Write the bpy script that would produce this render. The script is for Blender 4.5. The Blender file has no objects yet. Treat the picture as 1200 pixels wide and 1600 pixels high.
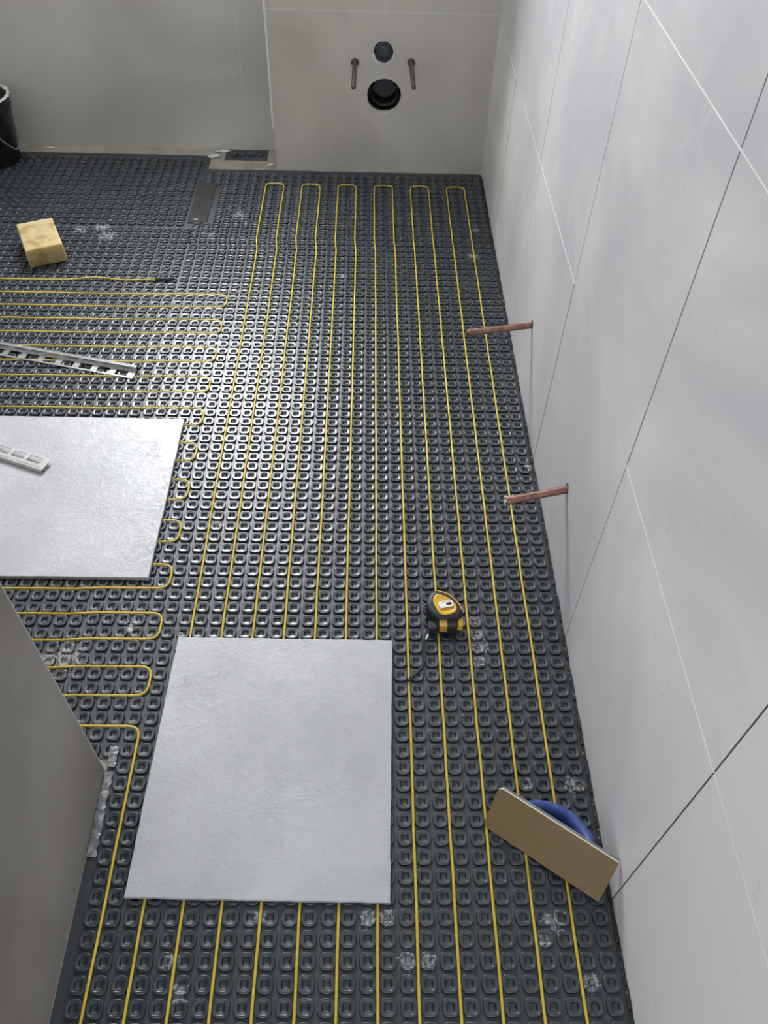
import bpy, bmesh, math, random
import numpy as np
from mathutils import Vector, Matrix
random.seed(7)
S = 0.037                      # one stud pitch of the floor mat, in metres
sc = bpy.context.scene
COL = sc.collection

# ------------------------------------------------------------------ camera
cam_d = bpy.data.cameras.new('camera')
cam = bpy.data.objects.new('camera', cam_d); COL.objects.link(cam); sc.camera = cam
cam_d.sensor_fit = 'VERTICAL'; cam_d.sensor_height = 32.0; cam_d.lens = 32.0*1270.5/1600.0
cam_d.clip_start = 0.02; cam_d.clip_end = 50
PITCH, YAW, ROLL = 0.855401093, 0.0389412985, 0.0402736537
Fv = Vector((math.sin(YAW)*math.cos(PITCH), math.cos(YAW)*math.cos(PITCH), -math.sin(PITCH)))
Rv = Fv.cross(Vector((0, 0, 1))).normalized(); Uv = Rv.cross(Fv)
R2 = math.cos(ROLL)*Rv + math.sin(ROLL)*Uv
U2 = -math.sin(ROLL)*Rv + math.cos(ROLL)*Uv
cam.matrix_world = Matrix(((R2.x, U2.x, -Fv.x, -0.96274*S), (R2.y, U2.y, -Fv.y, -7.61066*S),
                           (R2.z, U2.z, -Fv.z, 44.98996*S), (0, 0, 0, 1)))

# ------------------------------------------------------------------ light
sc.view_settings.view_transform = 'Standard'; sc.view_settings.look = 'None'
sc.view_settings.gamma = 1; sc.view_settings.use_curve_mapping = False
sc.view_settings.exposure = 1.85
w = bpy.data.worlds.new('overcast_sky'); sc.world = w; w.use_nodes = True
w.node_tree.nodes['Background'].inputs[0].default_value = (0.80, 0.88, 1.0, 1)
w.node_tree.nodes['Background'].inputs[1].default_value = 1.0

WX0, WX1, WZ0, WZ1 = -31.0, -12.5, 32.0, 56.0       # window opening in the far wall (stud units)
FLOOR_Z, CEIL_Z = -0.2, 68.0
BOX_Y, REC_Y, RW_X, IN_X = 83.7, 88.55, 12.3, -15.55

def area_light(name, loc, rot, sx, sy, power, col):
    l = bpy.data.lights.new(name, 'AREA'); l.shape = 'RECTANGLE'; l.size = sx; l.size_y = sy
    l.energy = power; l.color = col
    o = bpy.data.objects.new(name, l); COL.objects.link(o); o.location = loc; o.rotation_euler = rot
    return o
# daylight of the overcast sky entering through the far window
area_light('window_daylight', ((WX0+WX1)/2*S, (REC_Y+2.6)*S, (WZ0+WZ1)/2*S), (math.radians(-90), 0, 0),
           (WX1-WX0)*S, (WZ1-WZ0)*S, 36.0, (0.97, 0.98, 1.0))
# added weak fill light behind the camera, set at an unseen doorway
area_light('rear_fill_light', (-3*S, -37.6*S, 29*S), (math.radians(90), 0, 0), 0.8, 1.9, 0.65, (1.0, 0.97, 0.93))

# ------------------------------------------------------------------ materials
def new_mat(name, rough=0.5, color=(0.5, 0.5, 0.5), metal=0.0, spec=0.5):
    m = bpy.data.materials.new(name); m.use_nodes = True
    b = m.node_tree.nodes['Principled BSDF']
    b.inputs['Base Color'].default_value = (*color, 1); b.inputs['Roughness'].default_value = rough
    b.inputs['Metallic'].default_value = metal; b.inputs['Specular IOR Level'].default_value = spec
    return m
class NT:
    def __init__(s, m): s.t = m.node_tree; s.n = s.t.nodes; s.l = s.t.links; s.b = s.n['Principled BSDF']
    def coord(s):
        return s.n.new('ShaderNodeTexCoord').outputs['Object']
    def mapping(s, v, scale=(1, 1, 1), loc=(0, 0, 0), rot=(0, 0, 0)):
        k = s.n.new('ShaderNodeMapping'); s.l.new(v, k.inputs[0])
        k.inputs['Scale'].default_value = scale; k.inputs['Location'].default_value = loc; k.inputs['Rotation'].default_value = rot
        return k.outputs[0]
    def noise(s, v, scale, detail=4, rough=0.55, dist=0.0):
        k = s.n.new('ShaderNodeTexNoise'); s.l.new(v, k.inputs['Vector'])
        k.inputs['Scale'].default_value = scale; k.inputs['Detail'].default_value = detail
        k.inputs['Roughness'].default_value = rough; k.inputs['Distortion'].default_value = dist
        return k.outputs['Fac']
    def ramp(s, v, stops):
        k = s.n.new('ShaderNodeValToRGB'); s.l.new(v, k.inputs[0]); e = k.color_ramp.elements
        while len(e) < len(stops): e.new(0.5)
        for i, (p, c) in enumerate(stops):
            e[i].position = p; e[i].color = (*c, 1) if isinstance(c, tuple) else (c, c, c, 1)
        return k.outputs[0]
    def mix(s, f, a, b, mode='MIX'):
        k = s.n.new('ShaderNodeMix'); k.data_type = 'RGBA'; k.blend_type = mode
        for sock, val in ((k.inputs[0], f), (k.inputs[6], a), (k.inputs[7], b)):
            if hasattr(val, 'is_output'): s.l.new(val, sock)
            elif isinstance(val, tuple): sock.default_value = (*val, 1)
            else: sock.default_value = val
        return k.outputs[2]
    def math(s, op, a, b=0.0, c=0.0):
        k = s.n.new('ShaderNodeMath'); k.operation = op
        for i, v in enumerate((a, b, c)):
            if hasattr(v, 'is_output'): s.l.new(v, k.inputs[i])
            else: k.inputs[i].default_value = v
        return k.outputs[0]
    def xyz(s, v):
        k = s.n.new('ShaderNodeSeparateXYZ'); s.l.new(v, k.inputs[0]); return k.outputs
    def bump(s, h, strength, dist):
        k = s.n.new('ShaderNodeBump'); s.l.new(h, k.inputs['Height'])
        k.inputs['Strength'].default_value = strength; k.inputs['Distance'].default_value = dist
        s.l.new(k.outputs[0], s.b.inputs['Normal'])
    def color(s, c): s.l.new(c, s.b.inputs['Base Color'])

def wall_tile_mat(name, stretch, c0, c1, c2, lines=None, rough=0.42):
    """concrete-look porcelain: soft cloudy streaks and faint scratches"""
    m = new_mat(name, rough); t = NT(m); v = t.coord()
    big = t.noise(t.mapping(v, stretch), 1.0, 5, 0.55, 0.6)
    col = t.ramp(big, [(0.40, c0), (0.51, c1), (0.62, c2)])
    fine = t.noise(v, 26, 6, 0.65)
    col = t.mix(t.ramp(fine, [(0.62, 0.0), (0.80, 0.35)]), col, tuple(x*0.78 for x in c0))
    mus = t.noise(t.mapping(v, (5, 5, 5)), 3.2, 8, 0.72, 1.2)
    veins = t.ramp(mus, [(0.485, 0.0), (0.50, 0.30), (0.515, 0.0)])
    patch = t.ramp(t.noise(v, 2.3, 2), [(0.55, 0.0), (0.66, 1.0)])
    col = t.mix(t.math('MULTIPLY', veins, patch), col, tuple(min(1, x*1.25) for x in c2))
    if lines:
        x, y, z = t.xyz(v)
        for ax, pos, wd, lc, amt in lines:
            d = t.math('ABSOLUTE', t.math('SUBTRACT', (x, y, z)[ax], pos*S))
            col = t.mix(t.math('MULTIPLY', t.math('LESS_THAN', d, wd), amt), col, lc)
    t.color(col)
    t.bump(t.math('ADD', fine, t.math('MULTIPLY', veins, patch)), 0.25, 0.0012)
    return m
M = {}
M['wall_right'] = wall_tile_mat('pale_concrete_tile', (3.4, 0.9, 1.0), (0.50, 0.50, 0.525), (0.60, 0.602, 0.612), (0.73, 0.725, 0.71))
M['wall_box'] = wall_tile_mat('taupe_concrete_tile', (1.6, 1.6, 1.6), (0.45, 0.425, 0.37), (0.51, 0.48, 0.425), (0.56, 0.53, 0.47),
    [(0, 0.75, 0.0011, (0.66, 0.65, 0.62), 0.55), (2, 16.3, 0.0013, (0.70, 0.69, 0.66), 0.7), (2, 32.5, 0.0013, (0.70, 0.69, 0.66), 0.7)])
M['wall_recess'] = wall_tile_mat('grey_concrete_tile', (1.2, 1.2, 1.2), (0.44, 0.425, 0.385), (0.50, 0.485, 0.445), (0.55, 0.535, 0.49),
    [(0, -15.0, 0.0012, (0.60, 0.60, 0.58), 0.6), (0, -47.2, 0.0012, (0.6, 0.6, 0.58), 0.6), (2, 16.3, 0.0012, (0.6, 0.6, 0.58), 0.6)])
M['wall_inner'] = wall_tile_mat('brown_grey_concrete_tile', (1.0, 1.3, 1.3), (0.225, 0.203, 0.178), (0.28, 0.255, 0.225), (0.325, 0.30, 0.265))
M['tile_edge'] = new_mat('raw_porcelain_edge', 0.7, (0.74, 0.74, 0.73))
M['bed_gap_shade'] = new_mat('dark_bed_and_gap_shade', 0.9, (0.10, 0.10, 0.105))  # dark bed, also painted in for the shade inside open joints and holes
M['grout_light'] = new_mat('white_joint', 0.85, (0.78, 0.78, 0.77))
M['plaster'] = new_mat('white_plaster', 0.9, (0.72, 0.71, 0.69))
M['black'] = new_mat('black_plastic', 0.45, (0.012, 0.013, 0.015))
M['dark_pipe'] = new_mat('dark_blue_plastic', 0.5, (0.035, 0.045, 0.06))

def stud_mat():
    m = new_mat('dark_slate_plastic', 0.34, (0.045, 0.052, 0.062), 0, 0.95); t = NT(m); v = t.coord()
    fine = t.noise(v, 90, 5, 0.6); broad = t.noise(v, 4.0, 3)
    col = t.mix(broad, (0.018, 0.025, 0.033), (0.027, 0.034, 0.044))
    col = t.mix(t.ramp(fine, [(0.60, 0.0), (0.75, 0.35)]), col, (0.13, 0.14, 0.145))
    dust = t.noise(v, 9, 2)
    speck = t.noise(v, 260, 3, 0.6)
    thr = t.math('MULTIPLY', t.ramp(dust, [(0.60, 0.0), (0.74, 1.0)]), t.ramp(speck, [(0.55, 0.0), (0.66, 0.55)]))
    col = t.mix(thr, col, (0.30, 0.31, 0.31))
    smear = t.noise(v, 130, 5, 0.72)
    spots = [(-0.49, 4.0, .55), (0.49, 4.0, .5), (1.5, 2.0, .5), (2.5, 2.0, .45), (9.0, 3.8, .6), (10.5, 1.05, .5), (8.4, 2.9, .35),
             (6.6, 20.1, .6), (6.5, 19, .5), (6.6, 21, .45), (6.5, 22.1, .45), (-28.3, 70.2, .9), (-27.4, 68.6, 1.0), (-30.5, 69.6, .8), (-19.4, 19.2, 1.2), (-20.6, 19.0, .8),
             (-15.9, 21.6, .5), (-11.4, 30.1, .35), (11.3, 11.0, .55), (12.0, 36.4, .4), (9.9, 66.0, .6), (10.6, 71.0, .5), (-14.5, 73.2, .8), (-17.0, 69.0, .5),
             (-6.0, 4.0, .4), (-9.6, .6, .5), (10.3, 7.2, .45), (8.6, 11.0, .4), (-3.3, 62.0, .5), (-25.5, 52.7, .5), (-22.5, 52.7, .4), (-19, 53.0, .4), (-10.2, 2.1, .4), (-3.2, .4, .2)]
    tot = None
    for (sx, sy, r) in spots:
        d = t.n.new('ShaderNodeVectorMath'); d.operation = 'DISTANCE'; t.l.new(v, d.inputs[0]); d.inputs[1].default_value = (sx*S, sy*S, 0)
        k = t.math('MAXIMUM', t.math('SUBTRACT', 1.0, t.math('DIVIDE', d.outputs['Value'], r*S*1.35)), 0.0)
        tot = k if tot is None else t.math('MAXIMUM', tot, k)
    hit = t.ramp(t.math('ADD', smear, t.math('MULTIPLY', tot, 0.22)), [(0.60, 0.0), (0.66, 0.6)])
    col = t.mix(t.math('MULTIPLY', hit, t.math('GREATER_THAN', tot, 0.01)), col, (0.46, 0.46, 0.45))
    t.color(col)
    zc = t.xyz(v)[2]
    t.l.new(t.math('ADD', t.ramp(t.noise(v, 30, 3), [(0.3, 0.26), (0.7, 0.34)]), t.math('MULTIPLY', t.math('LESS_THAN', zc, -0.14*S), 0.16)), t.b.inputs['Roughness'])
    t.bump(fine, 0.06, 0.0004)
    return m
M['stud'] = stud_mat()

def porcelain():
    m = new_mat('pale_stone_porcelain', 0.36, (0.6, 0.6, 0.61)); t = NT(m); v = t.coord()
    b = t.noise(v, 3.2, 4, 0.6, 0.4)
    col = t.ramp(b, [(0.38, (0.39, 0.395, 0.42)), (0.62, (0.48, 0.485, 0.50))])
    n1 = t.noise(t.mapping(v, (1, 1.5, 1)), 16, 10, 0.68, 1.3)
    n2 = t.noise(v, 55, 8, 0.7, 0.5)
    cr = t.ramp(n1, [(0.475, 0.0), (0.495, 1.0), (0.505, 0.25), (0.56, 0.0)])
    msk = t.ramp(t.noise(v, 5, 3), [(0.42, 0.0), (0.6, 1.0)])
    crk = t.math('MULTIPLY', cr, msk)
    col = t.mix(t.math('MULTIPLY', crk, 0.10), col, (0.42, 0.42, 0.42))
    t.color(col)
    pit = t.ramp(t.noise(v, 120, 4, 0.6), [(0.60, 0.0), (0.72, 1.0)])
    rel = t.ramp(t.noise(t.mapping(v, (1, 1, 1), rot=(0, 0, 0.6)), 9, 10, 0.72, 0.8), [(0.40, 0.0), (0.60, 1.0)])
    h = t.math('ADD', t.math('MULTIPLY', n1, 0.35), t.math('MULTIPLY', n2, 0.5))
    h = t.math('ADD', h, t.math('MULTIPLY', t.math('MULTIPLY', rel, msk), 0.22)); h = t.math('SUBTRACT', h, t.math('MULTIPLY', t.math('MULTIPLY', pit, msk), 0.25))
    h = t.math('SUBTRACT', h, t.math('MULTIPLY', crk, 0.12))
    t.b.inputs['Specular IOR Level'].default_value = 1.0
    t.bump(h, 0.6, 0.0035)
    return m
M['porcelain'] = porcelain()

def simple_noise(name, c0, c1, scale, rough, bump=0.2, metal=0.0, lo=0.35, hi=0.65, bd=0.001):
    m = new_mat(name, rough, c0, metal); t = NT(m); v = t.coord()
    n = t.noise(v, scale, 5, 0.6); t.color(t.ramp(n, [(lo, c0), (hi, c1)])); t.bump(n, bump, bd)
    return m
M['cable'] = simple_noise('yellow_cable_sheath', (0.55, 0.385, 0.035), (0.62, 0.46, 0.06), 20, 0.42, 0.05)
M['screed'] = simple_noise('tan_cement_screed', (0.26, 0.245, 0.205), (0.36, 0.345, 0.30), 14, 0.9, 0.5, bd=0.003)
M['ceiling'] = new_mat('white_ceiling_paint', 0.9, (0.8, 0.8, 0.78))
M['side_wall'] = wall_tile_mat('plain_concrete_tile', (1, 1, 1), (0.44, 0.43, 0.41), (0.50, 0.49, 0.47), (0.54, 0.53, 0.51))
M['copper'] = simple_noise('dull_copper', (0.17, 0.078, 0.055), (0.33, 0.17, 0.125), 60, 0.5, 0.3, 0.35)
M['alu'] = simple_noise('brushed_aluminium', (0.58, 0.59, 0.60), (0.72, 0.73, 0.74), 70, 0.28, 0.05, 0.9)
M['trim_grey'] = simple_noise('matt_grey_metal', (0.46, 0.46, 0.46), (0.56, 0.56, 0.56), 40, 0.45, 0.05, 0.3)
M['fringe'] = simple_noise('speckled_dark_fringe', (0.014, 0.016, 0.015), (0.30, 0.30, 0.29), 110, 0.7, 0.6, 0, 0.58, 0.70)
M['sponge'] = simple_noise('yellow_sponge_foam', (0.29, 0.21, 0.08), (0.42, 0.34, 0.175), 14, 0.95, 0.5, 0, 0.38, 0.52, 0.002)
M['float_pad'] = simple_noise('beige_rubber_pad', (0.20, 0.135, 0.056), (0.225, 0.152, 0.066), 6, 0.55, 0.05)
M['pad_edge'] = new_mat('pale_pad_edge', 0.7, (0.62, 0.58, 0.48))
M['backing'] = simple_noise('grey_backing_plate', (0.12, 0.12, 0.14), (0.24, 0.24, 0.26), 40, 0.6)
M['blue'] = simple_noise('dusty_blue_plastic', (0.025, 0.055, 0.24), (0.06, 0.11, 0.36), 35, 0.42, 0.1)
M['tape_yellow'] = new_mat('yellow_tape_shell', 0.38, (0.74, 0.43, 0.04))
M['tape_black'] = new_mat('black_rubber_shell', 0.5, (0.018, 0.019, 0.02))
M['white'] = new_mat('white_metal', 0.35, (0.85, 0.85, 0.83))
M['silver_tape'] = simple_noise('crumpled_silver_tape', (0.10, 0.105, 0.105), (0.34, 0.35, 0.35), 45, 0.45, 0.9, 0.2, bd=0.004)
M['bitumen'] = simple_noise('dark_rubber_strip', (0.012, 0.014, 0.013), (0.035, 0.038, 0.036), 50, 0.6, 0.5)
M['bucket'] = new_mat('black_bucket_plastic', 0.38, (0.010, 0.014, 0.017))
M['rubble'] = simple_noise('pale_cement_crumb', (0.42, 0.42, 0.40), (0.70, 0.70, 0.68), 90, 0.9, 0.6)
M['trim_white'] = new_mat('white_corner_trim', 0.4, (0.72, 0.72, 0.70))

# ------------------------------------------------------------------ helpers (all sizes in stud units unless said otherwise)
def link(name, bm, mats, parent=None, origin=None, smooth=False, kind=None, label=None, cat=None, group=None):
    me = bpy.data.meshes.new(name)
    if isinstance(bm, bmesh.types.BMesh):
        bmesh.ops.recalc_face_normals(bm, faces=bm.faces)
        if origin is not None: bmesh.ops.translate(bm, verts=bm.verts, vec=-Vector(origin)*S)
        bm.to_mesh(me); bm.free()
    else: me = bm
    for m in (mats if isinstance(mats, (list, tuple)) else [mats]): me.materials.append(m)
    if smooth:
        me.polygons.foreach_set('use_smooth', [True]*len(me.polygons))
    o = bpy.data.objects.new(name, me); COL.objects.link(o)
    if origin is not None: o.location = Vector(origin)*S
    if parent is not None:
        o.parent = parent
        wl = Vector((0, 0, 0)); q = parent
        while q is not None: wl += q.location; q = q.parent
        o.location = (Vector(origin)*S - wl) if origin is not None else -wl
    if kind: o['kind'] = kind
    if label: o['label'] = label
    if cat: o['category'] = cat
    if group: o['group'] = group
    return o
def thing(name, loc, label, cat, group=None):
    o = bpy.data.objects.new(name, None); o.empty_display_size = 0.02; COL.objects.link(o)
    o.location = Vector(loc)*S; o['label'] = label; o['category'] = cat
    if group: o['group'] = group
    return o
def bevel_mod(o, wd, seg=2):
    b = o.modifiers.new('bevel', 'BEVEL'); b.width = wd; b.segments = seg; b.limit_method = 'ANGLE'; return o
def box(bm, x0, x1, y0, y1, z0, z1, mi=0):
    vs = [bm.verts.new((x*S, y*S, z*S)) for x in (x0, x1) for y in (y0, y1) for z in (z0, z1)]
    fs = []
    for q in ((0, 1, 3, 2), (4, 6, 7, 5), (0, 4, 5, 1), (2, 3, 7, 6), (0, 2, 6, 4), (1, 5, 7, 3)):
        f = bm.faces.new([vs[i] for i in q]); f.material_index = mi; fs.append(f)
    return vs, fs
def prism(bm, pts, mat, h, mi=0, z0=0.0, shrink=1.0):
    """outline pts (local xy, units) extruded along local z, mat maps local->world in units"""
    a = [bm.verts.new((mat @ Vector((x, y, z0)))*S) for x, y in pts]
    b = [bm.verts.new((mat @ Vector((x*shrink, y*shrink, z0+h)))*S) for x, y in pts]
    n = len(pts); fs = [bm.faces.new(a[::-1]), bm.faces.new(b)]
    for i in range(n): fs.append(bm.faces.new((a[i], a[(i+1) % n], b[(i+1) % n], b[i])))
    for f in fs: f.material_index = mi
    return fs
def loft(bm, rings, closed=True, cap=True, mi=0):
    R = [[bm.verts.new(Vector(p)*S) for p in r] for r in rings]
    for a, b in zip(R[:-1], R[1:]):
        n = len(a)
        for i in range(n if closed else n-1):
            f = bm.faces.new((a[i], a[(i+1) % n], b[(i+1) % n], b[i])); f.material_index = mi; f.smooth = True
    if cap:
        bm.faces.new(R[0][::-1]).material_index = mi; bm.faces.new(R[-1]).material_index = mi
def tube(bm, pts, r, n=8, cap=True, mi=0):
    """round tube along a polyline; r a number or one per point"""
    pts = [Vector(p) for p in pts]; rings = []; up = Vector((0, 0, 1))
    for i, p in enumerate(pts):
        d = (pts[min(i+1, len(pts)-1)] - pts[max(i-1, 0)]).normalized()
        a = d.cross(up if abs(d.z) < 0.9 else Vector((1, 0, 0))).normalized(); b = a.cross(d)
        rr = r[i] if isinstance(r, (list, tuple)) else r
        rings.append([p + rr*(math.cos(2*math.pi*k/n)*a + math.sin(2*math.pi*k/n)*b) for k in range(n)])
    loft(bm, rings, True, cap, mi)
def round_path(pts, rad, seg=6):
    out = [Vector(pts[0])]
    for i in range(1, len(pts)-1):
        p0, p, p1 = Vector(pts[i-1]), Vector(pts[i]), Vector(pts[i+1])
        a = (p0-p); b = (p1-p); r = min(rad, a.length/2, b.length/2); a.normalize(); b.normalize()
        A = p+a*r; B = p+b*r
        for k in range(seg+1):
            t = k/seg; out.append((1-t)**2*A + 2*(1-t)*t*p + t*t*B)
    out.append(Vector(pts[-1])); return out
def blob(bm, c, r, sq=(1, 1, 0.5), sub=1, mi=0):
    res = bmesh.ops.create_icosphere(bm, subdivisions=sub, radius=1.0)
    for v in res['verts']:
        k = r*(0.75+0.5*random.random())
        v.co = Vector((c[0]+v.co.x*k*sq[0], c[1]+v.co.y*k*sq[1], c[2]+v.co.z*k*sq[2]))*S

# ------------------------------------------------------------------ setting
bm = bmesh.new(); box(bm, -62, 15, -42, 92, -3.2, FLOOR_Z)
link('floor', bm, M['screed'], kind='structure')
bm = bmesh.new(); box(bm, -62, 15, -42, 92, CEIL_Z, CEIL_Z+3)
link('ceiling', bm, M['ceiling'], kind='structure')

def wall_right():
    """tile slabs over a dark bed, filled pale horizontal joints, shade of the open vertical joints put in as dark strips"""
    bm = bmesh.new()
    box(bm, RW_X+0.35, RW_X+3, -42, 92, FLOOR_Z, CEIL_Z, 2)
    ys = [-43.4, -27.3, -11.2, 4.9, 20.95, 37.1, 53.15, 69.25, 85.3, 92.0]
    zs = [FLOOR_Z, 15.85, 31.95, 48.05, 64.2, CEIL_Z]
    g = 0.058
    for j in range(len(ys)-1):
        y0 = max(-42, ys[j]) + g; y1 = ys[j+1] - g
        for i in range(len(zs)-1):
            jt = random.uniform(-0.012, 0.012)
            vs, fs = box(bm, RW_X+jt, RW_X+0.35, y0, y1, zs[i]+(0.03 if i else 0), zs[i+1]-0.03, 1)
            fs[0].material_index = 0           # face towards the room
    for y in ys[1:-1]:
        box(bm, RW_X+0.02, RW_X+0.34, y-g*1.05, y+g*0.55, FLOOR_Z, CEIL_Z, 2)  # dark strip stands in for the shade of the open joint
    for z in zs[1:-1]:
        box(bm, RW_X+0.015, RW_X+0.34, -42, 92, z-0.06, z+0.06, 3)
    o = link('wall_right', bm, [M['wall_right'], M['tile_edge'], M['bed_gap_shade'], M['grout_light']], kind='structure')
    return o
wall_right()

# far wall with the window opening, tiled down to the floor
bm = bmesh.new()
for a in ((-62, WX0, FLOOR_Z, CEIL_Z), (WX1, 15, FLOOR_Z, CEIL_Z), (WX0, WX1, FLOOR_Z, WZ0), (WX0, WX1, WZ1, CEIL_Z)):
    box(bm, a[0], a[1], REC_Y, REC_Y+3, a[2], a[3])
link('wall_back', bm, M['wall_recess'], kind='structure')

# boxed-out cistern wall with the connection holes cut through its tiles
def wall_with_holes(name, x0, x1, z0, z1, holes, y, depth, mats):
    cu = bpy.data.curves.new(name, 'CURVE'); cu.dimensions = '2D'; cu.fill_mode = 'BOTH'; cu.extrude = depth*S/2
    def spline(pts):
        s = cu.splines.new('POLY'); s.points.add(len(pts)-1); s.use_cyclic_u = True
        for p, q in zip(s.points, pts): p.co = (q[0]*S, q[1]*S, 0, 1)
    spline([(x0, z0), (x1, z0), (x1, z1), (x0, z1)])
    for h in holes: spline(h)
    tmp = bpy.data.objects.new(name+'_curve', cu); COL.objects.link(tmp)
    bpy.context.view_layer.update()
    me = bpy.data.meshes.new_from_object(tmp.evaluated_get(bpy.context.evaluated_depsgraph_get()))
    bpy.data.objects.remove(tmp); bpy.data.curves.remove(cu)
    me.materials.clear()
    # stand the slab up in front of the frame: local (x,y,z) -> (x, y_wall - z, y)
    for v in me.vertices:
        x, yy, z = v.co; v.co = (x, y*S + (depth*S/2 - z), yy)
    o = link(name, me, mats, kind='structure'); return o
def irregular(cx, cz, r, n=26, jag=0.05, sq=1.0):
    return [(cx+r*(1+random.uniform(-jag, jag))*math.cos(2*math.pi*k/n), cz+sq*r*(1+random.uniform(-jag, jag))*math.sin(2*math.pi*k/n)) for k in range(n)]
H1 = (0.78, 8.25, 1.85); H2 = (0.62, 12.6, 1.02); B1 = (-2.35, 11.55); B2 = (3.55, 11.65)
holes = [irregular(H1[0], H1[1], H1[2], 16, 0.035, 0.96), irregular(H2[0], H2[1], H2[2], 20, 0.04),
         irregular(B1[0], B1[1], 0.42, 14, 0.05), irregular(B2[0], B2[1], 0.42, 14, 0.05)]
wall_with_holes('wall_cistern', -11.35, RW_X+0.3, FLOOR_Z, CEIL_Z, holes, BOX_Y, 0.5, [M['wall_box']])
bm = bmesh.new()
box(bm, -11.33, -10.9, BOX_Y+0.5, REC_Y, FLOOR_Z, CEIL_Z)             # return of the boxing
box(bm, -10.9, RW_X+.3, BOX_Y+3.2, REC_Y, FLOOR_Z, CEIL_Z, 1)             # dark frame deep behind the holes
link('wall_cistern_side', bm, [M['wall_box'], M['bed_gap_shade']], kind='structure')
bm = bmesh.new()
box(bm, -11.5, -11.3, BOX_Y-0.06, BOX_Y+0.2, 4.5, CEIL_Z)
link('trim_1', bm, M['trim_white'], kind='structure')
# pale mortar crumbs and caulk round the two pipe holes
def ring_fill(cx, cz, r, a0, a1, wd, n=24):
    bm = bmesh.new()
    for k in range(n):
        a = a0+(a1-a0)*k/(n-1)
        blob(bm, (cx+r*math.cos(a), BOX_Y-0.02, cz+r*math.sin(a)), wd*random.uniform(0.6, 1.25), (1, 0.35, 1))
    return bm
link('trim_2', ring_fill(H2[0], H2[1]-0.12, H2[2]*1.05, math.radians(190), math.radians(345), 0.16), M['plaster'], kind='structure')
link('trim_3', ring_fill(H1[0], H1[1], H1[2]*1.0, math.radians(255), math.radians(305), 0.10, 9), M['plaster'], kind='structure')

# inner partition wall, left foreground: tiled face, slim metal edge
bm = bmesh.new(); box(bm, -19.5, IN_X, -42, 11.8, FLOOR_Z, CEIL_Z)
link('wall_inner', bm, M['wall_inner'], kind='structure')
bm = bmesh.new(); box(bm, IN_X-0.25, IN_X+0.015, 11.77, 11.84, FLOOR_Z, CEIL_Z)
link('trim_4', bm, M['trim_grey'], kind='structure')

bm = bmesh.new(); box(bm, -62, -59, -42, 92, FLOOR_Z, CEIL_Z)
link('wall_left', bm, M['side_wall'], kind='structure')
bm = bmesh.new()
for a in ((-62, -14.5, FLOOR_Z, CEIL_Z), (8.5, 15, FLOOR_Z, CEIL_Z), (-14.5, 8.5, 56, CEIL_Z)): box(bm, a[0], a[1], -42, -39, a[2], a[3])
link('wall_front', bm, M['side_wall'], kind='structure')
# window frame and pane
bm = bmesh.new(); t_ = 1.1
for a in ((WX0, WX1, WZ0, WZ0+t_), (WX0, WX1, WZ1-t_, WZ1), (WX0, WX0+t_, WZ0, WZ1), (WX1-t_, WX1, WZ0, WZ1)):
    box(bm, a[0], a[1], REC_Y+1.2, REC_Y+2.2, a[2], a[3])
fr = link('window_1', bm, M['trim_white'], kind='structure')
def pane_mat():
    m = bpy.data.materials.new('clear_glass'); m.use_nodes = True; n = m.node_tree.nodes; n.clear()
    o = n.new('ShaderNodeOutputMaterial'); mx = n.new('ShaderNodeMixShader'); a = n.new('ShaderNodeBsdfTransparent'); g = n.new('ShaderNodeBsdfGlossy')
    g.inputs['Roughness'].default_value = 0.02; mx.inputs[0].default_value = 0.06
    m.node_tree.links.new(a.outputs[0], mx.inputs[1]); m.node_tree.links.new(g.outputs[0], mx.inputs[2]); m.node_tree.links.new(mx.outputs[0], o.inputs[0])
    return m
bm = bmesh.new(); box(bm, WX0+t_, WX1-t_, REC_Y+1.6, REC_Y+1.75, WZ0+t_, WZ1-t_)
p_ = link('window_pane', bm, pane_mat(), parent=fr)
bm = bmesh.new(); box(bm, WX0-0.6, WX1+.3, REC_Y-0.5, REC_Y+1.2, WZ0-0.5, WZ0)
link('window_sill', bm, M['trim_white'], parent=fr)

# ------------------------------------------------------------------ studded heating mat, laid in sheets
NS = 20
def superring(r, n, z, k=NS):
    out = []
    for i in range(k):
        a = 2*math.pi*(i+0.5)/k; c, s_ = math.cos(a), math.sin(a)
        out.append((math.copysign(abs(c)**(2/n), c)*r, math.copysign(abs(s_)**(2/n), s_)*r, z))
    return out
BZ = -0.185
PROFILE = [(.432, 2.9, BZ), (.430, 2.9, -.10), (.420, 2.9, -.030), (.408, 2.9, -.009), (.392, 2.9, 0.0), (.385, 2.9, 0.0), (.305, 3.2, 0.0), (.300, 3.2, -.001), (.288, 3.3, -.016),
           (.280, 3.3, -.017), (.212, 3.6, -.017), (.205, 3.8, -.021), (.178, 4.6, -.095), (.155, 4.6, -.165), (.148, 4.6, -.170)]
def stud_template():
    v = [p for (r, n, z) in PROFILE for p in superring(r, n, z)]
    K = len(PROFILE); f = []
    for a in range(K-1):
        for i in range(NS):
            j = (i+1) % NS; f.append((a*NS+i, a*NS+j, (a+1)*NS+j, (a+1)*NS+i))
    v.append((0, 0, -.172)); c = len(v)-1
    tri = [((K-1)*NS+i, (K-1)*NS+(i+1) % NS, c) for i in range(NS)]
    return np.array(v), np.array(f), np.array(tri)
TV, TF, TT = stud_template()
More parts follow.
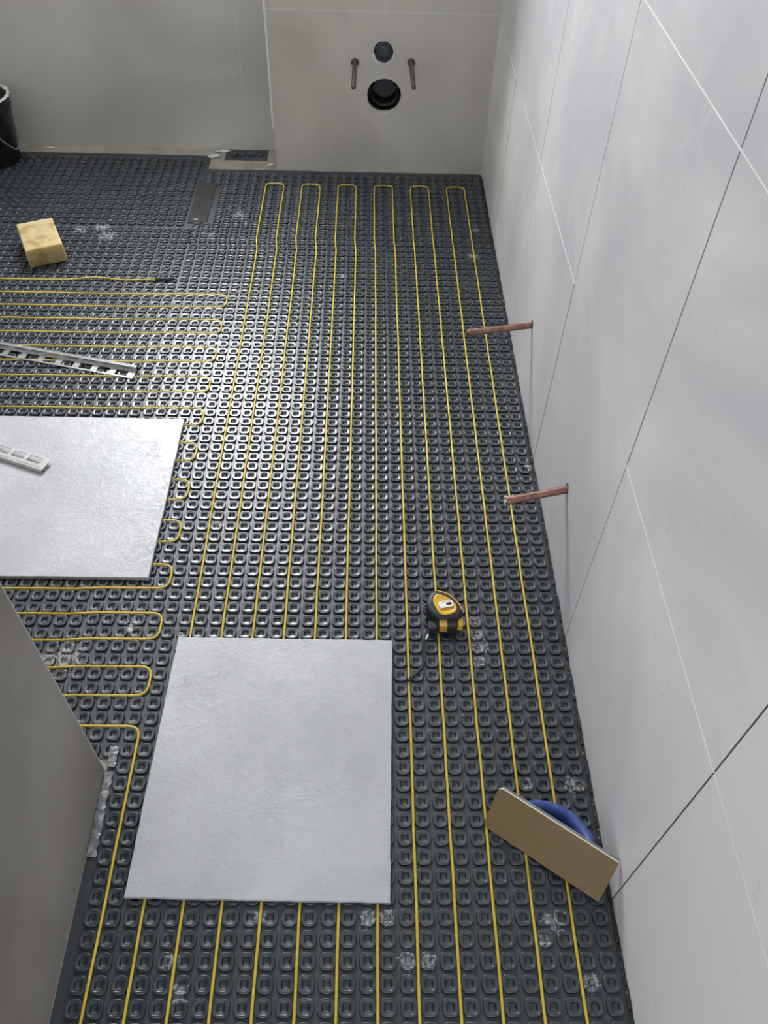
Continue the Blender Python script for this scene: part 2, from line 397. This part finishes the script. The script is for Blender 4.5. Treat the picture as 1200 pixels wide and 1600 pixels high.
def mat_sheet(x0, x1, y0, y1, ox, oy, label, skew=0.0, px=1.0, skip=None, zoff=0.0, seed=1, group=None):
    rng = np.random.RandomState(seed)
    i0, i1 = math.ceil((x0+.40-ox)/px), math.floor((x1-.40-ox)/px)
    j0, j1 = math.ceil(y0+.42-oy), math.floor(y1-.42-oy)
    cs = []
    for j in range(j0, j1+1):
        for i in range(i0, i1+1):
            x, y = ox+i*px+skew*(j+oy-y1), oy+j
            if skip and skip(x, y): continue
            cs.append((x, y))
    cs = np.array(cs); n = len(cs); nv = len(TV)
    V = np.tile(TV, (n, 1, 1)).astype(float)
    sc_ = 1+rng.uniform(-.015, .015, (n, 1)); V[:, :, 0] *= sc_; V[:, :, 1] *= sc_
    tx, ty = rng.uniform(-.012, .012, (n, 1)), rng.uniform(-.012, .012, (n, 1))
    V[:, :, 2] += (V[:, :, 0]*tx + V[:, :, 1]*ty)*(V[:, :, 2] > -.1)
    V[:, :, 0] += cs[:, None, 0]; V[:, :, 1] += cs[:, None, 1]; V[:, :, 2] += zoff
    V = V.reshape(-1, 3)
    F4 = (TF[None]+(np.arange(n)*nv)[:, None, None]).reshape(-1, 4)
    F3 = (TT[None]+(np.arange(n)*nv)[:, None, None]).reshape(-1, 3)
    base = np.array([(x, y, z) for z in (FLOOR_Z+zoff, BZ+.005+zoff) for x, y in ((x0+skew*(y0-y1), y0), (x1+skew*(y0-y1), y0), (x1, y1), (x0, y1))])
    nb = len(V); V = np.vstack([V, base])
    FB = np.array([(0, 3, 2, 1), (4, 5, 6, 7), (0, 1, 5, 4), (1, 2, 6, 5), (2, 3, 7, 6), (3, 0, 4, 7)])+nb
    F4 = np.vstack([F4, FB])
    me = bpy.data.meshes.new('heating_mat')
    me.vertices.add(len(V)); me.vertices.foreach_set('co', (V*S).ravel())
    loops = np.concatenate([F4.ravel(), F3.ravel()]); tot = np.concatenate([np.full(len(F4), 4), np.full(len(F3), 3)])
    me.loops.add(len(loops)); me.loops.foreach_set('vertex_index', loops.astype(np.int32))
    me.polygons.add(len(tot)); me.polygons.foreach_set('loop_start', np.concatenate([[0], np.cumsum(tot)[:-1]]).astype(np.int32))
    me.polygons.foreach_set('loop_total', tot.astype(np.int32))
    me.update(calc_edges=True)
    sm = np.ones(len(tot), bool); sm[len(F4)-6:len(F4)] = False
    me.polygons.foreach_set('use_smooth', sm); me.update()
    return link('heating_mat', me, M['stud'], label=label, cat='floor mat')
mat_sheet(-15.5, 9.0, -4.5, 12.45, .5, 0, 'near studded dark grey mat sheet under the front loose tile', seed=1)
mat_sheet(-19.12, 9.0, 12.5, 67.55, .5, 0, 'largest studded dark grey mat sheet, in the middle of the floor between the two tiles', seed=2)
mat_sheet(9.015, 12.08, -4.5, 67.55, .5, 0, 'narrow studded mat strip running along the pale right wall', seed=3)
mat_sheet(-19.155, 12.15, 67.6, 83.45, .47, .05, 'studded mat sheet at the far end under the cistern wall, carrying the looped cable ends', seed=4, px=1.01,
          skip=lambda x, y: x < -17.7 and 71.5 < y < 80)
mat_sheet(-46, -19.16, 10, 70.75, .43, -.12, 'studded mat sheet on the left, under the left loose tile and the sponge', seed=5)
mat_sheet(-50, -19.16, 70.765, 86.7, .5, .3, 'dull studded mat sheet in the far left corner beside the bucket', seed=6, skew=-0.0)
o = mat_sheet(-17.6, -12.65, 85.75, 88.35, .35, .1, 'small dark studded mat offcut lying on the bare tan floor by the cistern wall', seed=7, zoff=0.02)
o.name = 'mat_offcut'
M['seam'] = simple_noise('dull_brown_grey_tape', (0.022, 0.022, 0.021), (0.036, 0.035, 0.033), 30, 0.85, 0.3)
# smooth jointing membrane between the two far sheets
bm = bmesh.new(); box(bm, -19.75, -17.75, 71.5, 80.6, BZ, -0.06); bm2 = bm
o = link('joint_tape', bm, M['seam'], origin=(-18.6, 75.7, BZ), label='smooth dull dark tape strip over the seam of the two far mat sheets', cat='tape')

# strips between mat and walls
bm = bmesh.new()
for k in range(90):
    y0 = -4+k*.97; wv = .10*math.sin(k*2.1)+random.uniform(-.05, .05)
    box(bm, 12.08, 12.27, y0, y0+.93, FLOOR_Z, -.06+wv*.6)
link('trim_5', bm, M['fringe'], kind='structure')
def crumpled_strip(name, x0, x1, y0, y1, z, nx, ny, amp, mat, label, cat):
    bm = bmesh.new(); g = [[None]*(ny+1) for _ in range(nx+1)]
    for i in range(nx+1):
        for j in range(ny+1):
            u = i/nx; v = j/ny
            jx = random.uniform(-.06, .06) if i in (0, nx) else 0
            g[i][j] = bm.verts.new(Vector((x0+(x1-x0)*u+jx, y0+(y1-y0)*v, z+random.uniform(0, amp)))*S)
    fs = [bm.faces.new((g[i][j], g[i+1][j], g[i+1][j+1], g[i][j+1])) for i in range(nx) for j in range(ny)]
    r = bmesh.ops.extrude_face_region(bm, geom=fs)
    for v in [e for e in r['geom'] if isinstance(e, bmesh.types.BMVert)]: v.co.z -= 0.05*S
    return link(name, bm, mat, origin=((x0+x1)/2, (y0+y1)/2, z), label=label, cat=cat)
crumpled_strip('silver_tape', -15.5, -15.02, 7.0, 11.7, -.12, 3, 22, .10, M['silver_tape'], 'crumpled silver grey tape strip along the foot of the inner wall', 'tape')
crumpled_strip('silver_tape', -15.45, -14.95, 11.95, 13.2, -.02, 4, 8, .10, M['silver_tape'], 'short crumpled pale silver tape piece at the inner wall corner', 'tape')
# cement crumbs, each a lump of its own
def crumb(c, r, label, sq=(1, .7, .45), group='cement crumbs on the floor'):
    bm = bmesh.new(); blob(bm, (0, 0, 0), r, sq, 2)
    for v in bm.verts: v.co *= 1+random.uniform(-.12, .12)
    o = link('cement_crumb', bm, M['rubble'], label=label, cat='rubble', group=group); o.location = Vector(c)*S
    return o
crumb((-18.9, 86.3, -.02), .55, 'larger whitish plaster lump on the tan floor left of the mat offcut', (1.3, .6, .35))
crumb((-17.9, 87.6, -.02), .5, 'whitish plaster lump against the far wall left of the mat offcut', (1.5, .5, .35))
crumb((-12.2, 84.5, -.05), .45, 'whitish plaster lump at the foot of the cistern wall corner', (.9, .6, .35))
crumb((-38.2, 87.6, -.05), .4, 'small whitish lump at the foot of the far wall near the bucket', (1.3, .5, .35))
crumb((-15.9, 21.15, .02), .2, 'small white crumb between studs beside the yellow loop left of the front tile', (1, .8, .5))
crumb((-12.6, 20.9, .02), .1, 'tiny white crumb just off the near tile corner')
crumb((11.7, 36.3, .03), .22, 'small white flake on the mat edge by the right wall between the two pipes', (1.1, .5, .3))
crumb((-19.0, 72.1, -.05), .2, 'small white flake on the seam of the far mat sheets', (1.6, .5, .3))

# ------------------------------------------------------------------ heating cable: one continuous run
CZ = -0.045
def cable_path():
    L_, Rr = -44.0, -14.0
    P = [(-21.0, 60.75, .03), (-24, 60.5, .05), (-27, 60.9, .05), (-29.5, 60.5, .0), (-34, 60.45, 0), (L_, 60.4, CZ)]
    y = 58.45; left = True
    P.append((L_, y, CZ))
    # pairs of runs, right-hand loops at X = -14
    ys = [58.45-2*k+(.05*k if k < 3 else .1) for k in range(23)]
    ys = [58.5, 56.5, 54.5, 52.5, 50.5, 48.5, 46.5, 44.5, 42.5, 40.5, 38.5, 36.5, 34.5, 32.5, 30.5, 28.5, 26.5, 24.5, 22.5, 20.5, 18.5, 16.5, 14.5]
    P.pop()
    d = 1
    for k, y in enumerate(ys):
        ends = ((L_, y-.12), (-20.2, y-.12), (-18.4, y), (Rr, y)) 
        if k % 2: ends = ends[::-1]
        P += [(x, yy, CZ) for x, yy in ends]
    # last run turns down along the left side of the front tile, then up and down the long field
    P[-1] = (Rr, 14.5, CZ)
    B, T, J = -2.5, 80.15, 68.0
    x = -14
    P.append((-14, B, CZ))
    up = True
    for x in range(-12, 11, 2):
        off = -.25*(10-x)/22
        if up: P += [(x, B, CZ), (x, 66.5, CZ), (x+off, 68.6, CZ), (x+off, T, CZ)]
        else: P += [(x+off, T, CZ), (x+off, 68.6, CZ), (x, 66.5, CZ), (x, B, CZ)]
        up = not up
    P[-1] = (10, -5, CZ)
    return P
def smooth_cable(P):
    out = [Vector(P[0])]
    for i in range(1, len(P)-1):
        p0, p, p1 = Vector(P[i-1]), Vector(P[i]), Vector(P[i+1])
        a = (p0-p); b = (p1-p)
        ang = a.normalized().angle(-b.normalized()) if a.length > 1e-6 and b.length > 1e-6 else 0
        if ang > 1.0:
            r = min(.75, a.length/2, b.length/2); a.normalize(); b.normalize()
            A, B = p+a*r, p+b*r
            for k in range(7):
                t = k/6; out.append((1-t)**2*A+2*(1-t)*t*p+t*t*B)
        else: out.append(p)
    out.append(Vector(P[-1]))
    # subdivide long runs, small wobble
    fin = [out[0]]
    for a, b in zip(out[:-1], out[1:]):
        n = max(1, int((b-a).length/2.0))
        for k in range(1, n+1):
            q = a.lerp(b, k/n)
            if k < n: q += Vector((random.uniform(-.018, .018), random.uniform(-.018, .018), random.uniform(-.01, .01)))
            fin.append(q)
    return fin
cable = thing('heating_cable', (-20, 60.6, BZ), 'thin yellow heating cable looping back and forth across the whole studded mat', 'cable')
bm = bmesh.new(); tube(bm, smooth_cable(cable_path()), .082, 8)
link('cable_run', bm, M['cable'], parent=cable, smooth=True)
bm = bmesh.new(); tube(bm, [(-21.2, 60.7, .06), (-21.0, 60.7, .06), (-20.9, 60.75, .06), (-19.6, 60.85, .06), (-19.4, 60.9, .06)], [.1, .15, .17, .17, .09], 12)
link('end_splice', bm, M['black'], parent=cable, smooth=True, label='black end sleeve')

# ------------------------------------------------------------------ loose floor tiles
def slab(name, corners, z0, z1, label):
    cx = sum(c[0] for c in corners)/4; cy = sum(c[1] for c in corners)/4
    bm = bmesh.new()
    N = 26
    def edge_pts():
        out = []
        for k in range(4):
            a, b = Vector(corners[k]), Vector(corners[(k+1) % 4]); d = (b-a).normalized(); nrm = Vector((d.y, -d.x))
            for i in range(N):
                out.append(a.lerp(b, i/N)+nrm*(random.uniform(-.02, .02) if i else 0))
        return out
    E_ = edge_pts()
    lo = [bm.verts.new(Vector((p.x, p.y, z0))*S) for p in E_]
    mid = [bm.verts.new(Vector((p.x, p.y, z1-.05))*S) for p in E_]
    c0 = Vector((cx, cy))
    top = [bm.verts.new(Vector((*(c0+(p-c0)*.9955), z1))*S) for p in E_]
    n = len(lo)
    for i in range(n):
        j = (i+1) % n
        bm.faces.new((lo[i], lo[j], mid[j], mid[i])).material_index = 1
        bm.faces.new((mid[i], mid[j], top[j], top[i])).material_index = 0
    bm.faces.new(top); bm.faces.new(lo[::-1]).material_index = 1
    return link(name, bm, [M['porcelain'], M['side_body']], origin=(cx, cy, z0), label=label, cat='tile')
M['side_body'] = new_mat('grey_tile_body', 0.8, (0.30, 0.30, 0.31))
slab('floor_tile', [(-13.02, 4.90), (.65, 4.63), (.99, 20.36), (-12.69, 20.49)], 0.01, .28, 'square pale grey stone-look tile lying loose in the foreground beside the tape measure')
slab('floor_tile', [(-31.2, 25.15), (-15.39, 25.1), (-15.37, 40.83), (-31.2, 40.95)], 0.01, .30, 'bright pale grey tile lying loose at the left with a metal trim on it')

# ------------------------------------------------------------------ punched metal tile trims
def edge_trim(name, p0, p1, z, wf, hb, hole, gap, mat, label, flip=1, lift=0.0):
    """wf flange width, hb bar height; runs from p0 to p1; flange on the right-hand side (flip)"""
    a = Vector((p0[0], p0[1], z)); b = Vector((p1[0], p1[1], z)); L = (b-a).length; d = (b-a)/L
    nrm = Vector((d.y, -d.x, 0))*flip
    mt = Matrix.Translation(a) @ Matrix((( d.x, nrm.x, 0), (d.y, nrm.y, 0), (0, 0, 1))).to_4x4()
    root = thing(name, tuple(a), label, 'trim')
    def lb(bm, x0, x1, y0, y1, z0, z1):
        z0 += lift; z1 += lift
        prism(bm, [(x0, y0), (x1, y0), (x1, y1), (x0, y1)], mt, z1-z0, 0, z0)
    bm = bmesh.new()
    t = .05; rail = wf*.17
    lb(bm, 0, L, 0, rail, 0, t); lb(bm, 0, L, wf-rail, wf, 0, t)
    x = L; k = 0; lb(bm, L-.6, L, rail, wf-rail, 0, t); x = L-.6
    while x > 0:
        x -= hole
        if x-gap < 0: lb(bm, 0, max(x, .01), rail, wf-rail, 0, t); break
        lb(bm, x-gap, x, rail, wf-rail, 0, t); x -= gap
    link('punched_flange', bm, mat, parent=root)
    # quarter-round bar made of a lip, a groove and a rounded back
    prof = [(0, 0), (0, hb*.92), (-.05, hb), (-.12, hb), (-.15, hb*.90), (-.19, hb*.90), (-.22, hb), (-.29, hb*.98), (-.37, hb*.78), (-.41, hb*.45), (-.41, .0), (-.36, 0), (-.35, hb*.4), (-.3, hb*.66), (-.24, hb*.76), (-.06, hb*.76), (-.05, 0)]
    bm = bmesh.new()
    r0 = [mt @ Vector((0, y, zz)) for y, zz in prof]; r1 = [mt @ Vector((L, y, zz)) for y, zz in prof]
    loft(bm, [r0, r1]); 
    for f in bm.faces: f.smooth = False
    link('rounded_edge', bm, mat, parent=root)
    return root
edge_trim('edge_trim', (-42.0, 52.15), (-20.35, 46.95), .03, 1.0, .45, 1.1, .55, M['alu'],
          'long shiny aluminium tile trim with punched flange lying on the studs behind the left tile')
edge_trim('edge_trim', (-41.0, 41.2), (-24.85, 34.95), .33, .9, .30, 1.12, .28, M['trim_grey'],
          'matt grey tile trim with rectangular slots lying on top of the left loose tile', -1, .24)

# ------------------------------------------------------------------ sponge
def make_sponge():
    b = M['sponge'].node_tree.nodes['Principled BSDF']; b.inputs['Subsurface Weight'].default_value = 0.6; b.inputs['Subsurface Radius'].default_value = (0.06, 0.05, 0.03); b.inputs['Subsurface Scale'].default_value = 1.0
    x, y, th, a, b, h = -32.95, 65.3, .437, 3.54, 5.37, 1.93
    bm = bmesh.new()
    bmesh.ops.create_cube(bm, size=1)
    bmesh.ops.subdivide_edges(bm, edges=bm.edges, cuts=9, use_grid_fill=True)
    for v in bm.verts:
        sx = .985+.015*math.cos(v.co.z*5); v.co = Vector((v.co.x*a*sx, v.co.y*b*sx, (v.co.z+.5)*h))
        v.co += Vector([random.uniform(-.018, .018) for _ in range(3)])
        if random.random() < .03: v.co.z -= .05 if v.co.z > h*.9 else 0
    for v in bm.verts: v.co *= S
    o = link('sponge', bm, M['sponge'], label='chunky yellow foam sponge block on the mat at far left', cat='sponge')
    o.location = (x*S, y*S, 0.03*S); o.rotation_euler = (0, 0, th); bevel_mod(o, .004, 2)
    return o
make_sponge()

# ------------------------------------------------------------------ copper pipes from the right wall
def copper_pipe(Y, Z, L, drop, label, ragged):
    root = thing('copper_pipe', (RW_X, Y, Z), label, 'pipe')
    a = Vector((RW_X+.5, Y, Z+.5*drop/L)); b = Vector((RW_X-L, Y, Z-drop)); d = (b-a)
    pts = [a+d*t for t in (0, .2, .45, .7, .86)]
    rs = [.26, .262, .265, .27, .28]
    if not ragged:
        for k in range(5):
            t = .88+k*.022; pts += [a+d*t, a+d*(t+.01)]; rs += [.30, .265]
        pts.append(b); rs.append(.28)
    else: pts += [a+d*.93, a+d*.97, b]; rs += [.30, .29, .24]
    bm = bmesh.new(); tube(bm, pts, rs, 16)
    link('pipe_body', bm, M['copper'], parent=root, smooth=True)
    dn = d.normalized()
    if ragged:
        bm = bmesh.new()
        for k in range(16): 
            q = b-dn*random.uniform(-.05, .5)+Vector((0, random.uniform(-.22, .22), random.uniform(-.22, .22))); blob(bm, q, random.uniform(.07, .14), (1, 1, 1))
        link('sealing_hemp', bm, M['rubble'], parent=root, label='whitish hemp and paste on the open end')
    else:
        bm = bmesh.new(); tube(bm, [b-dn*.02, b+dn*.12], [.21, .20], 14); link('pipe_plug', bm, M['copper'], parent=root)
    bm = bmesh.new(); 
    # flat dark disc painting the shade of the chipped hole round the pipe
    ring = []
    for k in range(18):
        an = 2*math.pi*k/18; r = .34*(1+random.uniform(-.12, .12)); ring.append((RW_X-.022, Y+r*math.cos(an), Z+.08+r*1.15*math.sin(an)))
    vs = [bm.verts.new(Vector(p)*S) for p in ring]; vb = [bm.verts.new((Vector(p)+Vector((.02, 0, 0)))*S) for p in ring]
    bm.faces.new(vs); bm.faces.new(vb[::-1])
    for i in range(18): bm.faces.new((vs[i], vb[i], vb[(i+1) % 18], vs[(i+1) % 18]))
    link('hole_shade_disc', bm, M['bed_gap_shade'], parent=root, label='flat dark disc for the shade of the chipped hole in the tile')
    return root
copper_pipe(45.83, 6.27, 5.05, .84, 'farther copper pipe stub sticking out of the right wall, with threaded end', False)
copper_pipe(28.17, 6.21, 3.85, 1.19, 'nearer copper pipe stub sticking out of the right wall, with whitish ragged end', True)

# ------------------------------------------------------------------ cistern connections
def rod(c, label, lean):
    root = thing('mounting_bolt', (c[0], BOX_Y, c[1]), label, 'bolt', None)
    bm = bmesh.new(); tube(bm, [(c[0], BOX_Y+1.4, c[1]), (c[0]+lean*.3, BOX_Y-2.5, c[1]-.12), (c[0]+lean, BOX_Y-5.5, c[1]-.35)], .24, 12)
    link('sleeve', bm, M['rod'], parent=root, smooth=True)
    bm = bmesh.new(); tube(bm, [(c[0], BOX_Y-.14, c[1]), (c[0], BOX_Y+.25, c[1])], .40, 14)
    link('collar', bm, M['rod_collar'], parent=root, smooth=True)
M['rod'] = simple_noise('brownish_steel_sleeve', (0.075, 0.065, 0.055), (0.12, 0.105, 0.09), 40, 0.6)
M['rod_collar'] = new_mat('dark_brown_collar', 0.7, (0.075, 0.06, 0.05))
rod(B1, 'dark threaded mounting bolt left of the round drain hole', -.05)
rod(B2, 'dark threaded mounting bolt right of the round drain hole', .1)
def open_pipe(name, cx, cz, r, y0, y1, mat, label, capmat=None, capy=None):
    root = thing(name, (cx, y0, cz), label, 'pipe')
    n = 28
    def ring(rr, y): return [(cx+rr*math.cos(2*math.pi*k/n), y, cz+rr*math.sin(2*math.pi*k/n)) for k in range(n)]
    bm = bmesh.new(); loft(bm, [ring(r*.88, y1), ring(r*.88, y0), ring(r, y0), ring(r, y1)], True, False)
    link('pipe_wall', bm, mat, parent=root, smooth=True)
    if capmat:
        bm = bmesh.new(); loft(bm, [ring(r*.9, y1), ring(r*.9, capy), ring(r*.8, capy-.12), ring(r*.3, capy-.14)])
        link('pipe_cap', bm, capmat, parent=root, smooth=True)
open_pipe('drain_pipe', H1[0]+.1, H1[1]-.05, 1.55, BOX_Y+1.0, BOX_Y+3.15, M['black'], 'black drain pipe mouth deep inside the large round hole in the far wall')
open_pipe('flush_pipe', H2[0], H2[1], .88, BOX_Y-.25, BOX_Y+3.1, M['dark_pipe'], 'dark blue capped flush pipe in the smaller upper hole of the far wall', M['dark_pipe'], BOX_Y-.12)

# ------------------------------------------------------------------ tape measure
def tape_measure():
    cx, cy = 4.35, 22.35
    root = thing('tape_measure', (cx, cy, .02), 'black and yellow tape measure lying on its side on the studs near the front tile', 'tape measure')
    base = [(3.22, 22.75), (3.38, 23.25), (3.70, 23.62), (4.10, 23.62), (4.75, 23.32), (5.25, 22.75), (5.52, 22.15), (5.50, 21.75), (5.15, 21.52), (4.4, 21.42), (3.85, 21.48), (3.42, 21.95), (3.24, 22.4)]
    def catmull(P, k=5):
        out = []
        n = len(P)
        for i in range(n):
            p0, p1, p2, p3 = [Vector(P[(i+j-1) % n]) for j in range(4)]
            for s_ in range(k):
                t = s_/k; out.append(.5*((2*p1)+(-p0+p2)*t+(2*p0-5*p1+4*p2-p3)*t*t+(-p0+3*p1-3*p2+p3)*t**3))
        return out
    O = catmull(base); c = Vector((4.35, 22.35))
    H = 1.22
    def ring(k, z, dy=0): return [Vector((*(c+(p-c)*k), z))+Vector((0, dy, 0)) for p in O]
    bm = bmesh.new(); loft(bm, [ring(.90, .03), ring(.99, .12), ring(1.0, .35), ring(1.0, .9), ring(.98, 1.08), ring(.92, H), ring(.72, H)])
    link('rubber_case', bm, M['tape_black'], parent=root, smooth=False, label='black rubber case')
    # yellow waist band seen on the far and right edge
    bm = bmesh.new()
    sel = [p for p in O if (p.x > 4.0 and p.y > 22.1)]
    def ribbon(pts, z0, z1, k0, k1):
        for a, b in zip(pts[:-1], pts[1:]):
            q = []
            for (p, z, k) in ((a, z0, k0), (b, z0, k0), (b, z1, k0), (a, z1, k0)): q.append(bm.verts.new(Vector((*(c+(p-c)*k), z))*S))
            w_ = []
            for (p, z, k) in ((a, z0, k1), (b, z0, k1), (b, z1, k1), (a, z1, k1)): w_.append(bm.verts.new(Vector((*(c+(p-c)*k), z))*S))
            bm.faces.new(q); bm.faces.new(w_[::-1])
            bm.faces.new((q[3], q[2], w_[2], w_[3])); bm.faces.new((q[0], w_[0], w_[1], q[1]))
            bm.faces.new((q[0], q[3], w_[3], w_[0])); bm.faces.new((q[1], w_[1], w_[2], q[2]))
    ribbon(sel, 1.02, 1.17, 1.02, .95)
    link('yellow_band', bm, M['tape_yellow'], parent=root, label='thin yellow band round the edge')
    # raised yellow face plate, tear-drop
    face = catmull([(3.72, 22.45), (3.66, 22.85), (3.80, 23.18), (4.08, 23.26), (4.55, 23.05), (5.0, 22.65), (5.17, 22.25), (5.08, 21.93), (4.72, 21.72), (4.3, 21.66), (3.98, 21.85)])
    fc = Vector((4.4, 22.4))
    def fr_(k, z): return [Vector((*(fc+(p-fc)*k), z)) for p in face]
    bm = bmesh.new(); loft(bm, [fr_(1, H-.05), fr_(1, H+.05), fr_(.95, H+.09), fr_(.84, H+.09), fr_(.80, H+.06), fr_(.3, H+.06)])
    link('face_plate', bm, M['tape_yellow'], parent=root, label='yellow tear-drop face plate')
    # white belt clip with a dark oval slot
    ang = math.radians(13); cl = Matrix.Translation((4.50, 22.42, H+.12)) @ Matrix.Rotation(ang, 4, 'Z')
    bm = bmesh.new(); prism(bm, [(-.42, -.24), (.38, -.24), (.42, -.18), (.42, .22), (.36, .27), (-.40, .27)], cl, .06)
    prism(bm, [(-.50, -.20), (-.42, -.20), (-.42, .22), (-.50, .22)], cl, .12, 0, -.06)
    clip = link('belt_clip', bm, M['white'], parent=root, label='white belt clip')
    bm = bmesh.new(); prism(bm, [(.16+.20*math.cos(k*.35)*(1 if True else 0), -.02+.11*math.sin(k*.35)) for k in range(18)], cl, .012, 0, .058)
    link('clip_slot', bm, M['tape_black'], parent=clip)
    bm = bmesh.new(); prism(bm, [(-.3, .15), (.3, .15), (.3, .18), (-.3, .18)], cl, .008, 0, .06)
    link('clip_print', bm, M['backing'], parent=clip)
    # blade nose, lock button and yellow side pads
    bm = bmesh.new(); box(bm, 3.95, 5.15, 20.95, 21.6, .05, .95)
    o = link('nose_block', bm, M['tape_black'], parent=root); bevel_mod(o, .003)
    bm = bmesh.new(); box(bm, 4.02, 4.52, 20.92, 21.5, .38, 1.02)
    o = link('side_pad', bm, M['tape_yellow2'], parent=root, label='ochre square pad on the near side'); bevel_mod(o, .0015)
    bm = bmesh.new(); box(bm, 5.2, 5.58, 21.15, 22.0, .15, .85)
    o = link('side_pad', bm, M['tape_yellow'], parent=root, label='yellow pad at the right end'); bevel_mod(o, .004)
    bm = bmesh.new(); box(bm, 3.3, 3.95, 20.95, 21.55, .1, .75)
    o = link('lock_button', bm, M['tape_black'], parent=root); bevel_mod(o, .004)
    P = [(3.55, 21.15, .55), (3.3, 20.75, .45), (3.1, 20.35, .25), (3.08, 19.9, .12), (3.1, 19.3, .09), (3.0, 18.8, .09), (2.75, 18.35, .09), (2.45, 18.05, .1), (2.15, 17.8, .12), (2.02, 17.45, .1)]
    bm = bmesh.new(); tube(bm, P, .05, 8); tube(bm, [(p[0]-.12, p[1]-.04, p[2]) for p in P], .04, 8)
    st = link('wrist_strap', bm, M['tape_black'], parent=root, smooth=True)
    bm = bmesh.new(); tube(bm, [(3.3, 20.65, .5), (3.12, 20.35, .36)], .06, 8); link('strap_ring', bm, M['white'], parent=st)
M['tape_yellow2'] = new_mat('ochre_plastic', 0.5, (0.50, 0.27, 0.05))
tape_measure()

# ------------------------------------------------------------------ grout float leaning on the right wall
def grout_float():
    ex = Vector((.811, -.584, .040)).normalized(); ez = Vector((-.528, -.700, .481)).normalized()
    ez = (ez-ex*ez.dot(ex)).normalized(); ey = ez.cross(ex)
    c = Vector((8.966, 7.224, 1.38))
    m = Matrix.Translation(c) @ Matrix(((ex.x, ey.x, ez.x), (ex.y, ey.y, ez.y), (ex.z, ey.z, ez.z))).to_4x4()
    root = thing('grout_float', (c.x, c.y, 0), 'beige rubber grout float with blue handle leaning against the right wall foot', 'float')
    Lh, Wh = 6.93/2, 1.4
    def rr(hx, hy, r, n=5):
        out = []
        for (sx, sy, a0) in ((1, 1, 0), (-1, 1, 90), (-1, -1, 180), (1, -1, 270)):
            for k in range(n+1):
                a = math.radians(a0+90*k/n); rad = r if sx < 0 else r*.3
                out.append((sx*(hx-rad)+rad*math.cos(a), sy*(hy-rad)+rad*math.sin(a)))
        return out
    bm = bmesh.new(); fs = prism(bm, rr(Lh, Wh, .28), m, .12, 1, -.12); fs[1].material_index = 0
    link('rubber_pad', bm, [M['float_pad'], M['pad_edge']], parent=root, label='flat beige rubber face')
    bm = bmesh.new(); prism(bm, rr(Lh-.04, Wh-.04, .28), m, .24, 0, -.37)
    link('backing_plate', bm, M['backing'], parent=root, label='thin grey backing plate')
    # handle: arched grip with two feet
    rings = []
    for k in range(17):
        t = k/16; x = -1.95+4.0*t
        arch = math.sin(math.pi*t)**.55
        z = -.42-1.5*arch
        rw = .46-.10*abs(2*t-1); rh = .36
        tang = Vector((1, 0, -1.15*.55*math.pi*math.cos(math.pi*t)/4*(1 if 0 < t < 1 else 1))).normalized()
        nz = Vector((-tang.z, 0, tang.x))
        rings.append([m @ (Vector((x, .62, z))+Vector((0, 1, 0))*(rw*math.cos(2*math.pi*q/14))+nz*(rh*math.sin(2*math.pi*q/14))) for q in range(14)])
    bm = bmesh.new(); loft(bm, rings)
    link('handle', bm, M['blue'], parent=root, smooth=True, label='dusty blue arched handle')
    bm = bmesh.new(); prism(bm, [(px_, py_+.35) for px_, py_ in rr(2.4, .7, .3)], m, .16, 0, -.50)
    link('handle_foot', bm, M['blue'], parent=root)
grout_float()

# ------------------------------------------------------------------ bucket
def bucket():
    cx, cy, h, r1, r0 = -43.5, 84.3, 7.0, 3.5, 2.75
    root = thing('bucket', (cx, cy, 0.02), 'black mortar bucket with whitish smeared rim in the far left corner', 'bucket')
    n = 40
    def ring(r, z): return [(cx+r*math.cos(2*math.pi*k/n), cy+r*math.sin(2*math.pi*k/n), z) for k in range(n)]
    bm = bmesh.new()
    loft(bm, [ring(r0-.15, .25), ring(r1-.16, h), ring(r1+.1, h), ring(r1+.12, h-.35), ring(r1-.02, h-.4), ring(r1-.05, h-1.0), ring(r1+.02, h-1.05), ring(r1-.1, h-1.2), ring(r0, .03)], True, True)
    link('body', bm, M['bucket'], parent=root, smooth=False)
    bm = bmesh.new()
    segs = []
    for k in range(46):
        a = 2*math.pi*k/46; 
        blob(bm, (cx+(r1-.02)*math.cos(a), cy+(r1-.02)*math.sin(a), h+.02), random.uniform(.17, .30), (1.2, 1.2, .45))
    link('dried_mortar', bm, M['rubble'], parent=root, label='whitish dried mortar smeared round the rim')
    P = []
    for k in range(19):
        t = math.pi*k/18
        dr = 4.9*math.sin(t)**1.5; P.append((cx+(r1+.12-.115*dr)*math.cos(t-math.pi/2), cy+(r1+.12-.115*dr)*math.sin(t-math.pi/2), h-.7-dr))
    bm = bmesh.new(); tube(bm, P, .09, 8); link('wire_handle', bm, M['backing'], parent=root, smooth=True)
bucket()

# ------------------------------------------------------------------ repeats share a group
GROUPS = {'heating_mat': 'heating mat sheets covering the floor', 'floor_tile': 'loose floor tiles on the mat',
          'edge_trim': 'loose metal tile trims', 'copper_pipe': 'copper pipe stubs in the right wall',
          'mounting_bolt': 'mounting bolts in the far wall', 'silver_tape': 'silver tape at the inner wall foot'}
for o in sc.objects:
    g_ = GROUPS.get(o.name.split('.')[0])
    if g_ and o.parent is None: o['group'] = g_
